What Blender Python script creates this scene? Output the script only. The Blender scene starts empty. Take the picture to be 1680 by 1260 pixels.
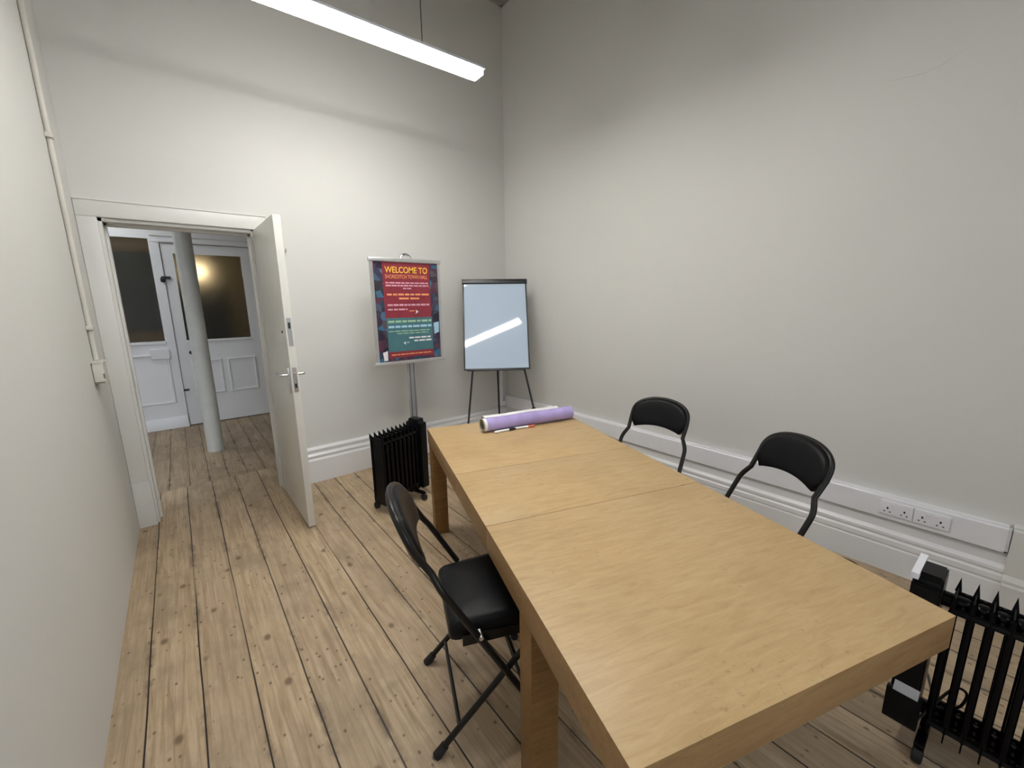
import bpy, bmesh, math, random
from mathutils import Vector, Matrix
random.seed(7)
scene = bpy.context.scene
COL = scene.collection
PI = math.pi

# ------------------------------------------------------------------ materials
def new_mat(name):
    m = bpy.data.materials.new(name); m.use_nodes = True
    nt = m.node_tree; nt.nodes.clear()
    out = nt.nodes.new('ShaderNodeOutputMaterial')
    return m, nt, out

class NB:
    """tiny node-graph helper"""
    def __init__(s, nt): s.nt = nt
    def n(s, t, **kw):
        nd = s.nt.nodes.new(t)
        for k, v in kw.items(): setattr(nd, k, v)
        return nd
    def link(s, a, b): s.nt.links.new(a, b)
    def put(s, sock, v):
        if isinstance(v, bpy.types.NodeSocket): s.link(v, sock)
        else: sock.default_value = v
    def math(s, op, a, b=0.0, c=0.0, clamp=False):
        nd = s.n('ShaderNodeMath', operation=op, use_clamp=clamp)
        s.put(nd.inputs[0], a); s.put(nd.inputs[1], b)
        if len(nd.inputs) > 2: s.put(nd.inputs[2], c)
        return nd.outputs[0]
    def obj(s):
        return s.n('ShaderNodeTexCoord').outputs['Object']
    def xyz(s, v):
        nd = s.n('ShaderNodeSeparateXYZ'); s.link(v, nd.inputs[0]); return nd.outputs
    def comb(s, x, y, z):
        nd = s.n('ShaderNodeCombineXYZ')
        for i, v in enumerate((x, y, z)): s.put(nd.inputs[i], v)
        return nd.outputs[0]
    def noise(s, vec, scale, detail=4, rough=.5, dist=0.0):
        nd = s.n('ShaderNodeTexNoise'); s.link(vec, nd.inputs['Vector'])
        nd.inputs['Scale'].default_value = scale; nd.inputs['Detail'].default_value = detail
        nd.inputs['Roughness'].default_value = rough; nd.inputs['Distortion'].default_value = dist
        return nd.outputs['Fac']
    def white(s, vec):
        nd = s.n('ShaderNodeTexWhiteNoise'); s.link(vec, nd.inputs['Vector']); return nd.outputs['Value']
    def voro(s, vec, scale):
        nd = s.n('ShaderNodeTexVoronoi'); s.link(vec, nd.inputs['Vector']); nd.inputs['Scale'].default_value = scale
        return nd.outputs
    def ramp(s, fac, stops):
        nd = s.n('ShaderNodeValToRGB'); s.link(fac, nd.inputs[0])
        el = nd.color_ramp.elements
        while len(el) < len(stops): el.new(.5)
        for e, (p, c) in zip(el, stops):
            e.position = p; e.color = (c[0], c[1], c[2], 1) if not isinstance(c, (int, float)) else (c, c, c, 1)
        return nd.outputs[0]
    def mix(s, fac, a, b, mode='MIX'):
        nd = s.n('ShaderNodeMix', data_type='RGBA', blend_type=mode)
        s.put(nd.inputs[0], fac)
        for i, v in ((6, a), (7, b)):
            if isinstance(v, tuple): v = (v[0], v[1], v[2], 1)
            s.put(nd.inputs[i], v)
        return nd.outputs[2]
    def bump(s, h, strength=.2, dist=.01):
        nd = s.n('ShaderNodeBump'); s.link(h, nd.inputs['Height'])
        nd.inputs['Strength'].default_value = strength; nd.inputs['Distance'].default_value = dist
        return nd.outputs[0]
    def smooth(s, v, a, b, lo=0.0, hi=1.0):
        nd = s.n('ShaderNodeMapRange', interpolation_type='SMOOTHSTEP')
        s.put(nd.inputs[0], v); nd.inputs[1].default_value = a; nd.inputs[2].default_value = b
        nd.inputs[3].default_value = lo; nd.inputs[4].default_value = hi
        return nd.outputs[0]
    def principled(s, color, rough=.5, metal=0.0, normal=None, spec=.5, **kw):
        nd = s.n('ShaderNodeBsdfPrincipled')
        if isinstance(color, tuple): color = (color[0], color[1], color[2], 1)
        s.put(nd.inputs['Base Color'], color); s.put(nd.inputs['Roughness'], rough)
        nd.inputs['Metallic'].default_value = metal
        nd.inputs['Specular IOR Level'].default_value = spec
        if normal is not None: s.link(normal, nd.inputs['Normal'])
        for k, v in kw.items(): nd.inputs[k.replace('_', ' ')].default_value = v
        return nd.outputs[0]

def plain(name, color, rough=.5, metal=0.0, spec=.5, var=.06, vscale=9.0, bump=0.0, bscale=60.0):
    m, nt, out = new_mat(name); b = NB(nt)
    o = b.obj(); f = b.noise(o, vscale, 3)
    lo = tuple(max(0, c*(1-var)) for c in color); hi = tuple(min(1, c*(1+var)) for c in color)
    col = b.ramp(f, [(.3, lo), (.7, hi)])
    nrm = b.bump(b.noise(o, bscale, 3), bump, .004) if bump else None
    b.link(b.principled(col, rough, metal, nrm, spec), out.inputs[0]); return m

def emission(name, color, strength):
    m, nt, out = new_mat(name)
    e = nt.nodes.new('ShaderNodeEmission'); e.inputs[0].default_value = (*color, 1); e.inputs[1].default_value = strength
    nt.links.new(e.outputs[0], out.inputs[0]); return m

def wall_paint(name, color, rough=.62, bump=.10, spec=.35):
    m, nt, out = new_mat(name); b = NB(nt); o = b.obj()
    big = b.noise(o, .9, 3); fine = b.noise(o, 140, 2)
    mid = b.noise(o, 6, 4)
    col = b.ramp(big, [(.3, tuple(c*.965 for c in color)), (.7, color)])
    h = b.math('ADD', b.math('MULTIPLY', fine, .25), b.math('MULTIPLY', mid, 1.0))
    b.link(b.principled(col, rough, 0, b.bump(h, bump, .006), spec), out.inputs[0]); return m

def gloss_white(name, color, rough=.32):
    m, nt, out = new_mat(name); b = NB(nt); o = b.obj()
    chips = b.noise(o, 26, 5, .65)
    dirt = b.smooth(chips, .68, .75)
    big = b.noise(o, 2.5, 3)
    col = b.ramp(big, [(.3, tuple(c*.94 for c in color)), (.7, color)])
    col = b.mix(b.math('MULTIPLY', dirt, .35), col, (.34, .31, .27))
    b.link(b.principled(col, rough, 0, b.bump(b.noise(o, 18, 4), .12, .004), .5), out.inputs[0]); return m

def boards(name, width, x0, seed, length, tint=1.0):
    """old stripped pine boards running along world y"""
    m, nt, out = new_mat(name); b = NB(nt); o = b.obj()
    X, Y, Z = b.xyz(o)
    wob = b.math('MULTIPLY', b.math('SUBTRACT', b.noise(o, 1.6, 2), .5), .012)
    u = b.math('DIVIDE', b.math('ADD', b.math('SUBTRACT', X, x0), wob), width)
    idx = b.math('FLOOR', u); fr = b.math('FRACT', u)
    hsh = b.white(b.comb(idx, seed, 0))
    v = b.math('DIVIDE', b.math('ADD', Y, b.math('MULTIPLY', hsh, 7.3)), length)
    jx = b.math('FLOOR', v); jf = b.math('FRACT', v)
    rnd = b.white(b.comb(idx, jx, seed+3.0))
    # board tone, grain and worn patches
    g = b.noise(b.comb(b.math('ADD', b.math('MULTIPLY', X, 42), b.math('MULTIPLY', rnd, 91)), b.math('MULTIPLY', Y, 1.7), rnd), 1.0, 6, .62, 1.3)
    fine = b.noise(b.comb(b.math('MULTIPLY', X, 230), b.math('MULTIPLY', Y, 5), rnd), 1.0, 3, .6)
    patch = b.noise(b.comb(X, b.math('MULTIPLY', Y, .6), rnd), 5.0, 5, .65)
    t = lambda c: tuple(tint*k for k in c)
    col = b.ramp(g, [(.27, t((.27, .18, .102))), (.47, t((.44, .325, .20))), (.68, t((.56, .435, .295)))])
    col = b.mix(b.smooth(rnd, .0, 1.0, .0, .36), col, t((.335, .25, .17)))
    col = b.mix(b.smooth(patch, .42, .72, 0, .7), col, t((.29, .215, .145)))
    col = b.mix(b.smooth(fine, .52, .75, 0, .45), col, t((.24, .165, .10)))
    worn = b.noise(b.comb(b.math('MULTIPLY', X, 5.5), b.math('MULTIPLY', Y, 1.1), 3.0), 1.0, 4, .6)
    col = b.mix(b.smooth(worn, .55, .75, 0, .4), col, t((.60, .47, .33)))
    # knots, dents and old nail holes
    kn = b.voro(b.comb(b.math('MULTIPLY', X, 1.5), Y, 0), 5.2)
    kr = b.white(kn['Position'])
    knot = b.math('MULTIPLY', b.smooth(kn['Distance'], .05, .17, 1, 0), b.math('GREATER_THAN', kr, .52))
    col = b.mix(b.math('MULTIPLY', knot, .78), col, t((.115, .066, .035)))
    dn = b.voro(b.comb(b.math('MULTIPLY', X, 1.2), b.math('MULTIPLY', Y, .8), 2.0), 27.0)
    dr = b.white(dn['Position'])
    dent = b.math('MULTIPLY', b.smooth(dn['Distance'], .08, .25, 1, 0), b.math('GREATER_THAN', dr, .62))
    col = b.mix(b.math('MULTIPLY', dent, .75), col, t((.09, .06, .04)))
    # dark dirt along some board edges
    edge = b.math('MINIMUM', fr, b.math('SUBTRACT', 1.0, fr))
    dirtn = b.noise(b.comb(b.math('MULTIPLY', X, 2.2), b.math('MULTIPLY', Y, 1.5), 8.0), 2.3, 5, .7)
    dirt = b.math('MULTIPLY', b.smooth(edge, .0, .17, 1, 0), b.smooth(dirtn, .50, .66))
    col = b.mix(b.math('MULTIPLY', dirt, .72), col, t((.085, .058, .04)))
    gap = b.smooth(edge, .009, .023, 1, 0)
    jw = b.math('MINIMUM', jf, b.math('SUBTRACT', 1.0, jf))
    joint = b.smooth(jw, .0012/length*2, .0024/length*2, 1, 0)
    cut = b.math('MAXIMUM', gap, joint)
    gn = b.noise(b.comb(b.math('MULTIPLY', X, 5.5), b.math('MULTIPLY', Y, .9), 5.0), 1.0, 3, .6)
    gap = b.math('MULTIPLY', gap, b.smooth(gn, .25, .55, .45, 1.0))
    cut = b.math('MAXIMUM', gap, b.math('MULTIPLY', joint, .7))
    col = b.mix(cut, col, (.020, .014, .010))
    h = b.math('SUBTRACT', b.math('ADD', b.math('MULTIPLY', g, .12), b.math('MULTIPLY', fine, .06)), b.math('ADD', cut, b.math('MULTIPLY', dent, .25)))
    rough = b.math('ADD', .43, b.math('MULTIPLY', patch, .22))
    b.link(b.principled(col, rough, 0, b.bump(h, .45, .006), .4), out.inputs[0]); return m

def oak(name, base, dark, light):
    """table veneer, grain running across the table (local x)"""
    m, nt, out = new_mat(name); b = NB(nt); o = b.obj()
    X, Y, Z = b.xyz(o)
    s = b.comb(b.math('MULTIPLY', X, 7.0), b.math('MULTIPLY', Y, 48), b.math('MULTIPLY', Z, 48))
    g = b.noise(s, 1.0, 6, .65, .8)
    f = b.noise(b.comb(b.math('MULTIPLY', X, 18), b.math('MULTIPLY', Y, 150), b.math('MULTIPLY', Z, 150)), 1.0, 3, .6)
    p = b.noise(o, 2.6, 5, .6)
    col = b.ramp(g, [(.28, dark), (.5, base), (.75, light)])
    col = b.mix(b.smooth(f, .52, .75, 0, .35), col, dark)
    col = b.mix(b.smooth(p, .45, .75, 0, .35), col, tuple(k*.8 for k in dark))
    sp = b.noise(o, 55, 4, .7)
    pm = b.noise(o, 3.4, 3)
    col = b.mix(b.math('MULTIPLY', b.smooth(sp, .58, .68, 0, .5), b.smooth(pm, .5, .66)), col, tuple(k*.55 for k in dark))
    b.link(b.principled(col, b.math('ADD', .34, b.math('MULTIPLY', p, .14)), 0, b.bump(f, .08, .002), .42), out.inputs[0]); return m

M = {}
M['wall'] = wall_paint('cream_wall_paint', (.665, .657, .63))
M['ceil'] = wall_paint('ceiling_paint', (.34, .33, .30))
M['wood_white'] = gloss_white('white_gloss_woodwork', (.80, .80, .81))
M['casing'] = gloss_white('cream_white_woodwork', (.69, .685, .655))
M['leaf'] = plain('cream_door_paint', (.70, .685, .635), .35, var=.03, bump=.06, bscale=14)
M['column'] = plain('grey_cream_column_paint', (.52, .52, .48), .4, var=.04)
M['lobby'] = wall_paint('lobby_wall_paint', (.80, .79, .77))
M['floor'] = boards('stripped_pine_boards', .18, -.30, 1.0, 13.0, 1.05)
M['floor2'] = boards('lobby_pine_boards', .148, -.245, 5.0, 1.9, .86)
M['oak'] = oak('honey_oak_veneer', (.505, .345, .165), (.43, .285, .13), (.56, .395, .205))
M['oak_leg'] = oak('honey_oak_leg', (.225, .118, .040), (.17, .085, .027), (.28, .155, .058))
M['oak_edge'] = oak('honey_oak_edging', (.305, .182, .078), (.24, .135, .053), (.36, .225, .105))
M['vinyl'] = plain('black_vinyl', (.0055, .0055, .0065), .40, var=.15, spec=.16, bump=.10, bscale=220)
M['chair_metal'] = plain('dark_brown_metal', (.014, .0125, .011), .30, .1, var=.12, spec=.3)
M['rubber'] = plain('black_rubber', (.012, .011, .011), .7)
M['rad'] = plain('black_radiator_paint', (.003, .003, .004), .22, var=.1, spec=.18)
M['rad_box'] = plain('black_plastic', (.005, .005, .006), .30, var=.1, spec=.2)
M['chrome'] = plain('chrome', (.82, .83, .85), .12, 1.0, var=.02)
M['steel'] = plain('brushed_steel', (.55, .55, .56), .32, 1.0, var=.05)
M['alu'] = plain('silver_aluminium', (.62, .62, .62), .36, .85, var=.04)
M['pole'] = plain('grey_aluminium_pole', (.40, .40, .41), .38, .6, var=.05)
M['groove'] = plain('dark_groove', (.10, .10, .105), .6)
M['trunk'] = plain('white_plastic_trunking', (.80, .80, .83), .34, var=.02)
M['plate'] = plain('white_socket_plastic', (.82, .82, .86), .3, var=.02)
M['hole'] = plain('dark_slot', (.02, .02, .022), .6)
M['conduit'] = plain('painted_conduit', (.62, .60, .54), .45, var=.04)
M['chip'] = plain('chipped_dark_paint', (.16, .145, .115), .6, var=.3)
M['black_frame'] = plain('black_easel_metal', (.012, .012, .013), .35)
M['purple'] = plain('lilac_paper', (.44, .36, .68), .38, var=.10, vscale=14, bump=.1, bscale=30)
M['white_paper'] = plain('white_paper', (.82, .81, .80), .5, var=.02)
M['tube_inner'] = plain('card_tube_inner', (.34, .32, .24), .8)
M['pen_white'] = plain('white_pen_plastic', (.82, .82, .83), .3, var=.02)
M['pen_black'] = plain('black_pen_cap', (.012, .012, .014), .35)
M['pen_orange'] = plain('orange_pen_cap', (.75, .20, .11), .35)
M['cable'] = plain('black_cable', (.012, .012, .012), .5)
M['sticker'] = plain('grey_sticker', (.34, .34, .35), .5)
M['sticker_ink'] = plain('sticker_ink', (.08, .08, .08), .5)
M['housing'] = plain('grey_lamp_housing', (.36, .37, .39), .4, var=.01)
M['glow'] = emission('lamp_diffuser', (1.0, .985, .945), 38.0)
M['cap_glow'] = emission('lamp_end_cap', (1.0, .97, .88), 3.0)
M['glow2'] = emission('lobby_lamp', (.93, .965, 1.0), 8.6)
M['glow3'] = emission('warm_lamp', (1.0, .78, .50), 10.0)
M['iron'] = plain('black_iron', (.02, .02, .022), .5)
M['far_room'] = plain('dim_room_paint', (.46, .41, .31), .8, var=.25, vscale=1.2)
M['far_dark'] = plain('dark_pane_backing', (.022, .022, .018), .7, var=.2)

def whiteboard_mat():
    m, nt, out = new_mat('whiteboard_enamel'); b = NB(nt); o = b.obj()
    X, Y, Z = b.xyz(o)
    n = b.noise(b.comb(b.math('MULTIPLY', X, 9), b.math('MULTIPLY', Y, 1), b.math('MULTIPLY', Z, 26)), 1.0, 5, .7)
    sm = b.smooth(n, .60, .75, 0, .13)
    col = b.mix(sm, (.46, .555, .67), (.32, .385, .48))
    b.link(b.principled(col, .045, 0, None, .55), out.inputs[0]); return m
M['board'] = whiteboard_mat()

def glass_mat(name, tint, rough):
    m, nt, out = new_mat(name); b = NB(nt)
    o = b.obj()
    nrm = b.bump(b.noise(o, 70, 2), .15, .003)
    sh = b.principled(tint, rough, 0, nrm, .5, Transmission_Weight=1.0, IOR=1.35)
    b.link(sh, out.inputs[0]); return m
M['frosted'] = glass_mat('obscured_glass', (.80, .77, .64), .42)

def clear_glass():
    m, nt, out = new_mat('clear_window_glass'); b = NB(nt)
    t = b.n('ShaderNodeBsdfTransparent'); g = b.n('ShaderNodeBsdfGlossy'); g.inputs['Roughness'].default_value = .03
    mx = b.n('ShaderNodeMixShader'); mx.inputs[0].default_value = .07
    b.link(t.outputs[0], mx.inputs[1]); b.link(g.outputs[0], mx.inputs[2]); b.link(mx.outputs[0], out.inputs[0]); return m
M['pane'] = clear_glass()

def collage():
    m, nt, out = new_mat('printed_collage'); b = NB(nt); o = b.obj()
    v = b.voro(o, 17.0)
    c = b.ramp(b.white(v['Position']), [(0, (.012, .012, .025)), (.25, (.05, .03, .065)), (.42, (.012, .06, .10)), (.55, (.10, .03, .06)), (.70, (.02, .02, .03)), (.84, (.09, .07, .08)), (.93, (.02, .14, .26)), (1.0, (.22, .15, .13))])
    n = b.noise(o, 60, 5, .7)
    c = b.mix(b.smooth(n, .55, .72, 0, .6), c, (.20, .16, .19))
    c = b.mix(b.smooth(n, .40, .25, 0, .7), c, (.008, .008, .012))
    b.link(b.principled(c, .3, 0, None, .5), out.inputs[0]); return m
M['collage'] = collage()
M['p_red'] = plain('poster_red', (.24, .028, .045), .35, var=.12)
M['p_teal'] = plain('poster_teal', (.060, .165, .19), .35, var=.14, vscale=5)
M['p_yellow'] = plain('poster_yellow', (.85, .50, .06), .35)
M['p_orange'] = plain('poster_orange', (.78, .30, .13), .35)
M['p_pink'] = plain('poster_pink', (.62, .33, .41), .35)
M['p_white'] = plain('poster_white', (.78, .76, .78), .35)
M['p_blue'] = plain('poster_pale_blue', (.36, .58, .72), .35)
M['p_green'] = plain('poster_pale_green', (.32, .50, .33), .35)

# ------------------------------------------------------------------ mesh helpers
def bm_new(): return bmesh.new()

def box(bm, lo, hi, mtx=None):
    x0, y0, z0 = lo; x1, y1, z1 = hi
    vs = [Vector(p) for p in ((x0,y0,z0),(x1,y0,z0),(x1,y1,z0),(x0,y1,z0),(x0,y0,z1),(x1,y0,z1),(x1,y1,z1),(x0,y1,z1))]
    if mtx: vs = [mtx @ v for v in vs]
    v = [bm.verts.new(p) for p in vs]
    for f in ((0,3,2,1),(4,5,6,7),(0,1,5,4),(1,2,6,5),(2,3,7,6),(3,0,4,7)): bm.faces.new([v[i] for i in f])

def rbox(bm, lo, hi, r=.004, seg=2, mtx=None):
    t = bmesh.new(); box(t, lo, hi)
    bmesh.ops.bevel(t, geom=t.edges[:], offset=r, segments=seg, profile=.6, affect='EDGES')
    join(bm, t, mtx)

def join(bm, t, mtx=None):
    mp = {}
    for v in t.verts: mp[v] = bm.verts.new(mtx @ v.co if mtx else v.co)
    for f in t.faces:
        try: bm.faces.new([mp[v] for v in f.verts])
        except ValueError: pass
    t.free()

def prism(bm, pts, z0, z1):
    """vertical prism over a footprint polygon (x, y)"""
    a = [bm.verts.new((x, y, z0)) for x, y in pts]; b = [bm.verts.new((x, y, z1)) for x, y in pts]
    n = len(pts)
    bm.faces.new(a[::-1]); bm.faces.new(b)
    for i in range(n): bm.faces.new([a[i], a[(i+1) % n], b[(i+1) % n], b[i]])

def sweep(bm, p0, p1, prof):
    """profile [(out, z)] carried from p0 to p1 (x, y); 'out' points to the right of p0 -> p1"""
    p0, p1 = Vector(p0), Vector(p1); d = (p1-p0).normalized(); nn = Vector((d.y, -d.x))
    A = [bm.verts.new((*(p0+nn*o), z)) for o, z in prof]; B = [bm.verts.new((*(p1+nn*o), z)) for o, z in prof]
    n = len(prof)
    for i in range(n): bm.faces.new([A[i], A[(i+1) % n], B[(i+1) % n], B[i]])
    bm.faces.new(A[::-1]); bm.faces.new(B)

def rounded(pts, r, n=5):
    out = []
    P = [Vector(p) for p in pts]
    out.append(P[0])
    for i in range(1, len(P)-1):
        a, b, c = P[i-1], P[i], P[i+1]
        ra = min(r, (a-b).length*.45); rc = min(r, (c-b).length*.45)
        s = b+(a-b).normalized()*ra; e = b+(c-b).normalized()*rc
        for k in range(n+1):
            t = k/n; out.append(s*(1-t)**2+b*2*t*(1-t)+e*t*t)
    out.append(P[-1]); return out

def tube(bm, path, r, seg=10, cap=True, closed=False):
    P = [Vector(p) for p in path]; n = len(P)
    rs = r if isinstance(r, (list, tuple)) else [r]*n
    rings = []; prev = None
    for i in range(n):
        if closed: d = P[(i+1) % n]-P[i-1]
        else: d = P[min(i+1, n-1)]-P[max(i-1, 0)]
        d.normalize()
        if prev is None:
            up = Vector((0, 0, 1)) if abs(d.z) < .9 else Vector((1, 0, 0))
            x = d.cross(up).normalized()
        else:
            x = (prev-d*prev.dot(d)).normalized()
        prev = x; y = d.cross(x)
        rings.append([bm.verts.new(P[i]+(x*math.cos(2*PI*k/seg)+y*math.sin(2*PI*k/seg))*rs[i]) for k in range(seg)])
    for i in range(n if closed else n-1):
        a, b = rings[i], rings[(i+1) % n]
        for k in range(seg): bm.faces.new([a[k], a[(k+1) % seg], b[(k+1) % seg], b[k]])
    if cap and not closed:
        bm.faces.new(rings[0][::-1]); bm.faces.new(rings[-1])

def obj(name, bm, mat, parent=None, sharp=35, bevel=0.0, loc=None, mtx=None):
    bmesh.ops.recalc_face_normals(bm, faces=bm.faces[:])
    me = bpy.data.meshes.new(name); bm.to_mesh(me); bm.free()
    me.polygons.foreach_set('use_smooth', [True]*len(me.polygons))
    me.set_sharp_from_angle(angle=math.radians(sharp))
    me.materials.append(mat)
    o = bpy.data.objects.new(name, me); COL.objects.link(o)
    if parent: o.parent = parent
    if loc: o.location = loc
    if mtx: o.matrix_local = mtx
    if bevel:
        md = o.modifiers.new('bevel', 'BEVEL'); md.width = bevel; md.segments = 2; md.limit_method = 'ANGLE'; md.angle_limit = math.radians(40)
    return o

def tag(o, label=None, cat=None, group=None, kind=None):
    if label: o['label'] = label
    if cat: o['category'] = cat
    if group: o['group'] = group
    if kind: o['kind'] = kind
    return o

def thing(name, label, cat, mtx=None, group=None, kind=None):
    e = bpy.data.objects.new(name, None); COL.objects.link(e); e.empty_display_size = .1
    if mtx: e.matrix_world = mtx
    return tag(e, label, cat, group, kind)

def struct(name, bm, mat, label=None, cat=None, **kw):
    o = obj(name, bm, mat, **kw); return tag(o, label, cat, kind='structure')

def dup(root, mtx, label, group=None):
    r = root.copy(); COL.objects.link(r); r.matrix_world = mtx; r['label'] = label
    if group: r['group'] = group
    for ch in list(root.children):
        c = ch.copy(); COL.objects.link(c); c.parent = r
        for g in list(ch.children):
            d = g.copy(); COL.objects.link(d); d.parent = c
    return r

def place(x, y, z, fwd):
    """matrix with local x along heading fwd (x, y) and local y to its left"""
    f = Vector((fwd[0], fwd[1], 0)).normalized(); l = Vector((-f.y, f.x, 0))
    return Matrix(((f.x, l.x, 0, x), (f.y, l.y, 0, y), (0, 0, 1, z), (0, 0, 0, 1)))

# ------------------------------------------------------------------ the room
XL, YB, ZC, YF = -.41, 3.925, 5.15, -1.7
CORNER = (3.10, 3.965); RF = (3.155, YF)
def xr(y): return RF[0]+(CORNER[0]-RF[0])*(y-YF)/(CORNER[1]-YF)

b = bm_new(); box(b, (-.42, YF-.1, -.06), (3.2, 4.55, 0)); struct('floor', b, M['floor'], 'worn stripped pine floorboards of the meeting room', 'floor')
b = bm_new(); box(b, (-1.45, 4.55, -.06), (2.4, 9.6, 0)); struct('floor_lobby', b, M['floor2'], 'narrower pine boards of the lobby beyond the doorway', 'floor')
b = bm_new(); box(b, (-.6, YF-.2, ZC), (3.4, 4.2, ZC+.1)); struct('ceiling', b, M['ceil'], 'high pale ceiling of the meeting room', 'ceiling')

b = bm_new(); box(b, (XL-.2, YF-.2, 0), (XL, 4.12, ZC))
struct('wall_left', b, M['wall'], 'cream painted left wall carrying the surface conduit', 'wall')

# back wall with the doorway
OX0, OX1, OZ = -.315, .56, 2.17
b = bm_new()
prism(b, [(XL-.2, YB), (OX0, YB), (OX0, 4.12), (XL-.2, 4.12)], 0, ZC)
prism(b, [(OX1, YB), CORNER, (3.4, 4.12), (OX1, 4.12)], 0, ZC)
prism(b, [(OX0, YB), (OX1, YB), (OX1, 4.12), (OX0, 4.12)], OZ, ZC)
struct('wall_back', b, M['wall'], 'cream back wall with the doorway and the sign stand', 'wall')
b = bm_new(); prism(b, [RF, (3.45, YF), (3.45, 4.12), (CORNER[0], 4.12), CORNER], 0, ZC)
struct('wall_right', b, M['wall'], 'tall cream right wall above the cable trunking', 'wall')
b = bm_new(); 
FW0, FW1, FZ0, FZ1 = -.22, 1.45, 1.05, 4.80
box(b, (-.6, YF-.2, 0), (FW0, YF, ZC)); box(b, (FW1, YF-.2, 0), (3.4, YF, ZC)); box(b, (FW0, YF-.2, 0), (FW1, YF, FZ0)); box(b, (FW0, YF-.2, FZ1), (FW1, YF, ZC))
struct('wall_front', b, M['wall'], 'cream wall behind the viewpoint', 'wall')

w = thing('window_1', 'tall white framed sash window in the wall behind the viewpoint', 'window', kind='structure')
b = bm_new()
for x0_, x1_, z0, z1 in ((FW0, FW1, FZ0, FZ0+.06), (FW0, FW1, FZ1-.06, FZ1), (FW0, FW0+.06, FZ0+.06, FZ1-.06), (FW1-.06, FW1, FZ0+.06, FZ1-.06), (FW0+.06, FW1-.06, 2.88, 2.94), (.59, .64, FZ0+.06, 2.88), (.59, .64, 2.94, FZ1-.06)):
    box(b, (x0_, YF-.15, z0), (x1_, YF-.09, z1))
obj('window_frame', b, M['wood_white'], w)
b = bm_new(); box(b, (FW0+.06, YF-.125, FZ0+.06), (FW1-.06, YF-.119, FZ1-.06)); obj('window_pane', b, M['pane'], w)

# plaster crack on the right wall
def on_right(y, z, out=0.0): return (xr(y)-out, y, z)
b = bm_new()
tube(b, [on_right(.66, 2.725), on_right(.60, 2.722), on_right(.53, 2.712), on_right(.47, 2.722), on_right(.42, 2.75), on_right(.36, 2.775)], [.0012, .0022, .0026, .002, .0016, .001], 6)
struct('trim_5', b, M['wall'], 'thin curved plaster crack high on the right wall', 'crack')

# cornice
cor = [(0, 4.63), (.03, 4.63), (.035, 4.66), (.07, 4.69), (.12, 4.72), (.15, 4.76), (.17, 4.85), (.24, 4.98), (.34, 5.08), (.36, 5.15), (0, 5.15)]
b = bm_new(); sweep(b, (XL, YB), CORNER, cor); sweep(b, CORNER, RF, cor)
struct('trim_4', b, M['ceil'], 'moulded plaster cornice under the ceiling', 'cornice', sharp=25)

# skirting boards
sk = [(0, 0), (.050, 0), (.050, .205), (.046, .215), (.040, .222), (.040, .232), (.046, .240), (.046, .252), (.036, .262), (.030, .268), (.030, .286), (.037, .292), (.037, .306), (.026, .316), (.018, .322), (0, .322)]
b = bm_new(); sweep(b, (.66, YB), (CORNER[0], CORNER[1]), sk); struct('baseboard_back', b, M['wood_white'], 'tall moulded white skirting along the back wall', 'skirting board', sharp=20)
sk2 = [(0, 0), (.045, 0), (.045, .150), (.041, .156), (.041, .162), (.045, .168), (.045, .196), (.037, .205), (.037, .214), (.043, .220), (.043, .236), (.034, .246), (.028, .256), (.028, .300), (.018, .315), (0, .318)]
b = bm_new(); sweep(b, CORNER, (xr(-.10), -.10), sk2); struct('baseboard_right', b, M['wood_white'], 'moulded white skirting along the right wall under the trunking', 'skirting board', sharp=20)
b = bm_new()
sk3 = [(0, 0), (.075, 0), (.075, .165), (.068, .175), (.068, .19), (.060, .20), (.050, .215), (.050, .452), (.042, .462), (.042, .470), (0, .475)]
sweep(b, (xr(-.10), -.10), (xr(-1.3), -1.3), sk3)
struct('trim_3', b, M['casing'], 'deeper white boxing at the near end of the right wall', 'trim', sharp=20)

# door casing
b = bm_new()
rbox(b, (XL+.001, 3.872, .34), (OX0+.004, 3.93, OZ), .006)
rbox(b, (XL+.001, 3.862, 0), (OX0+.010, 3.93, .345), .006)
rbox(b, (XL+.001, 3.872, OZ), (OX1+.085, 3.93, OZ+.108), .006)
rbox(b, (OX1+.034, 3.872, 0), (OX1+.085, 3.93, OZ), .005)
box(b, (XL+.001, 3.866, OZ+.100), (OX1+.09, 3.93, OZ+.112))
# lining and stops inside the reveal
box(b, (OX0-.001, 3.90, 0), (OX0+.022, 4.14, OZ)); box(b, (OX1-.016, 3.90, 0), (OX1+.001, 4.14, OZ)); box(b, (OX0, 3.90, OZ-.022), (OX1, 4.14, OZ+.001))
box(b, (OX0+.02, 3.99, 0), (OX0+.036, 4.03, OZ-.022)); box(b, (OX1-.032, 3.99, 0), (OX1-.016, 4.03, OZ-.022)); box(b, (OX0+.02, 3.99, OZ-.038), (OX1-.016, 4.03, OZ-.022))
struct('trim_1', b, M['casing'], 'cream white casing and lining around the doorway', 'door frame')
b = bm_new(); box(b, (OX0+.0215, 3.93, 1.03), (OX0+.0245, 3.965, 1.19)); struct('trim_2', b, M['steel'], 'small steel strike plate let into the left door jamb', 'strike plate')

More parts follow.
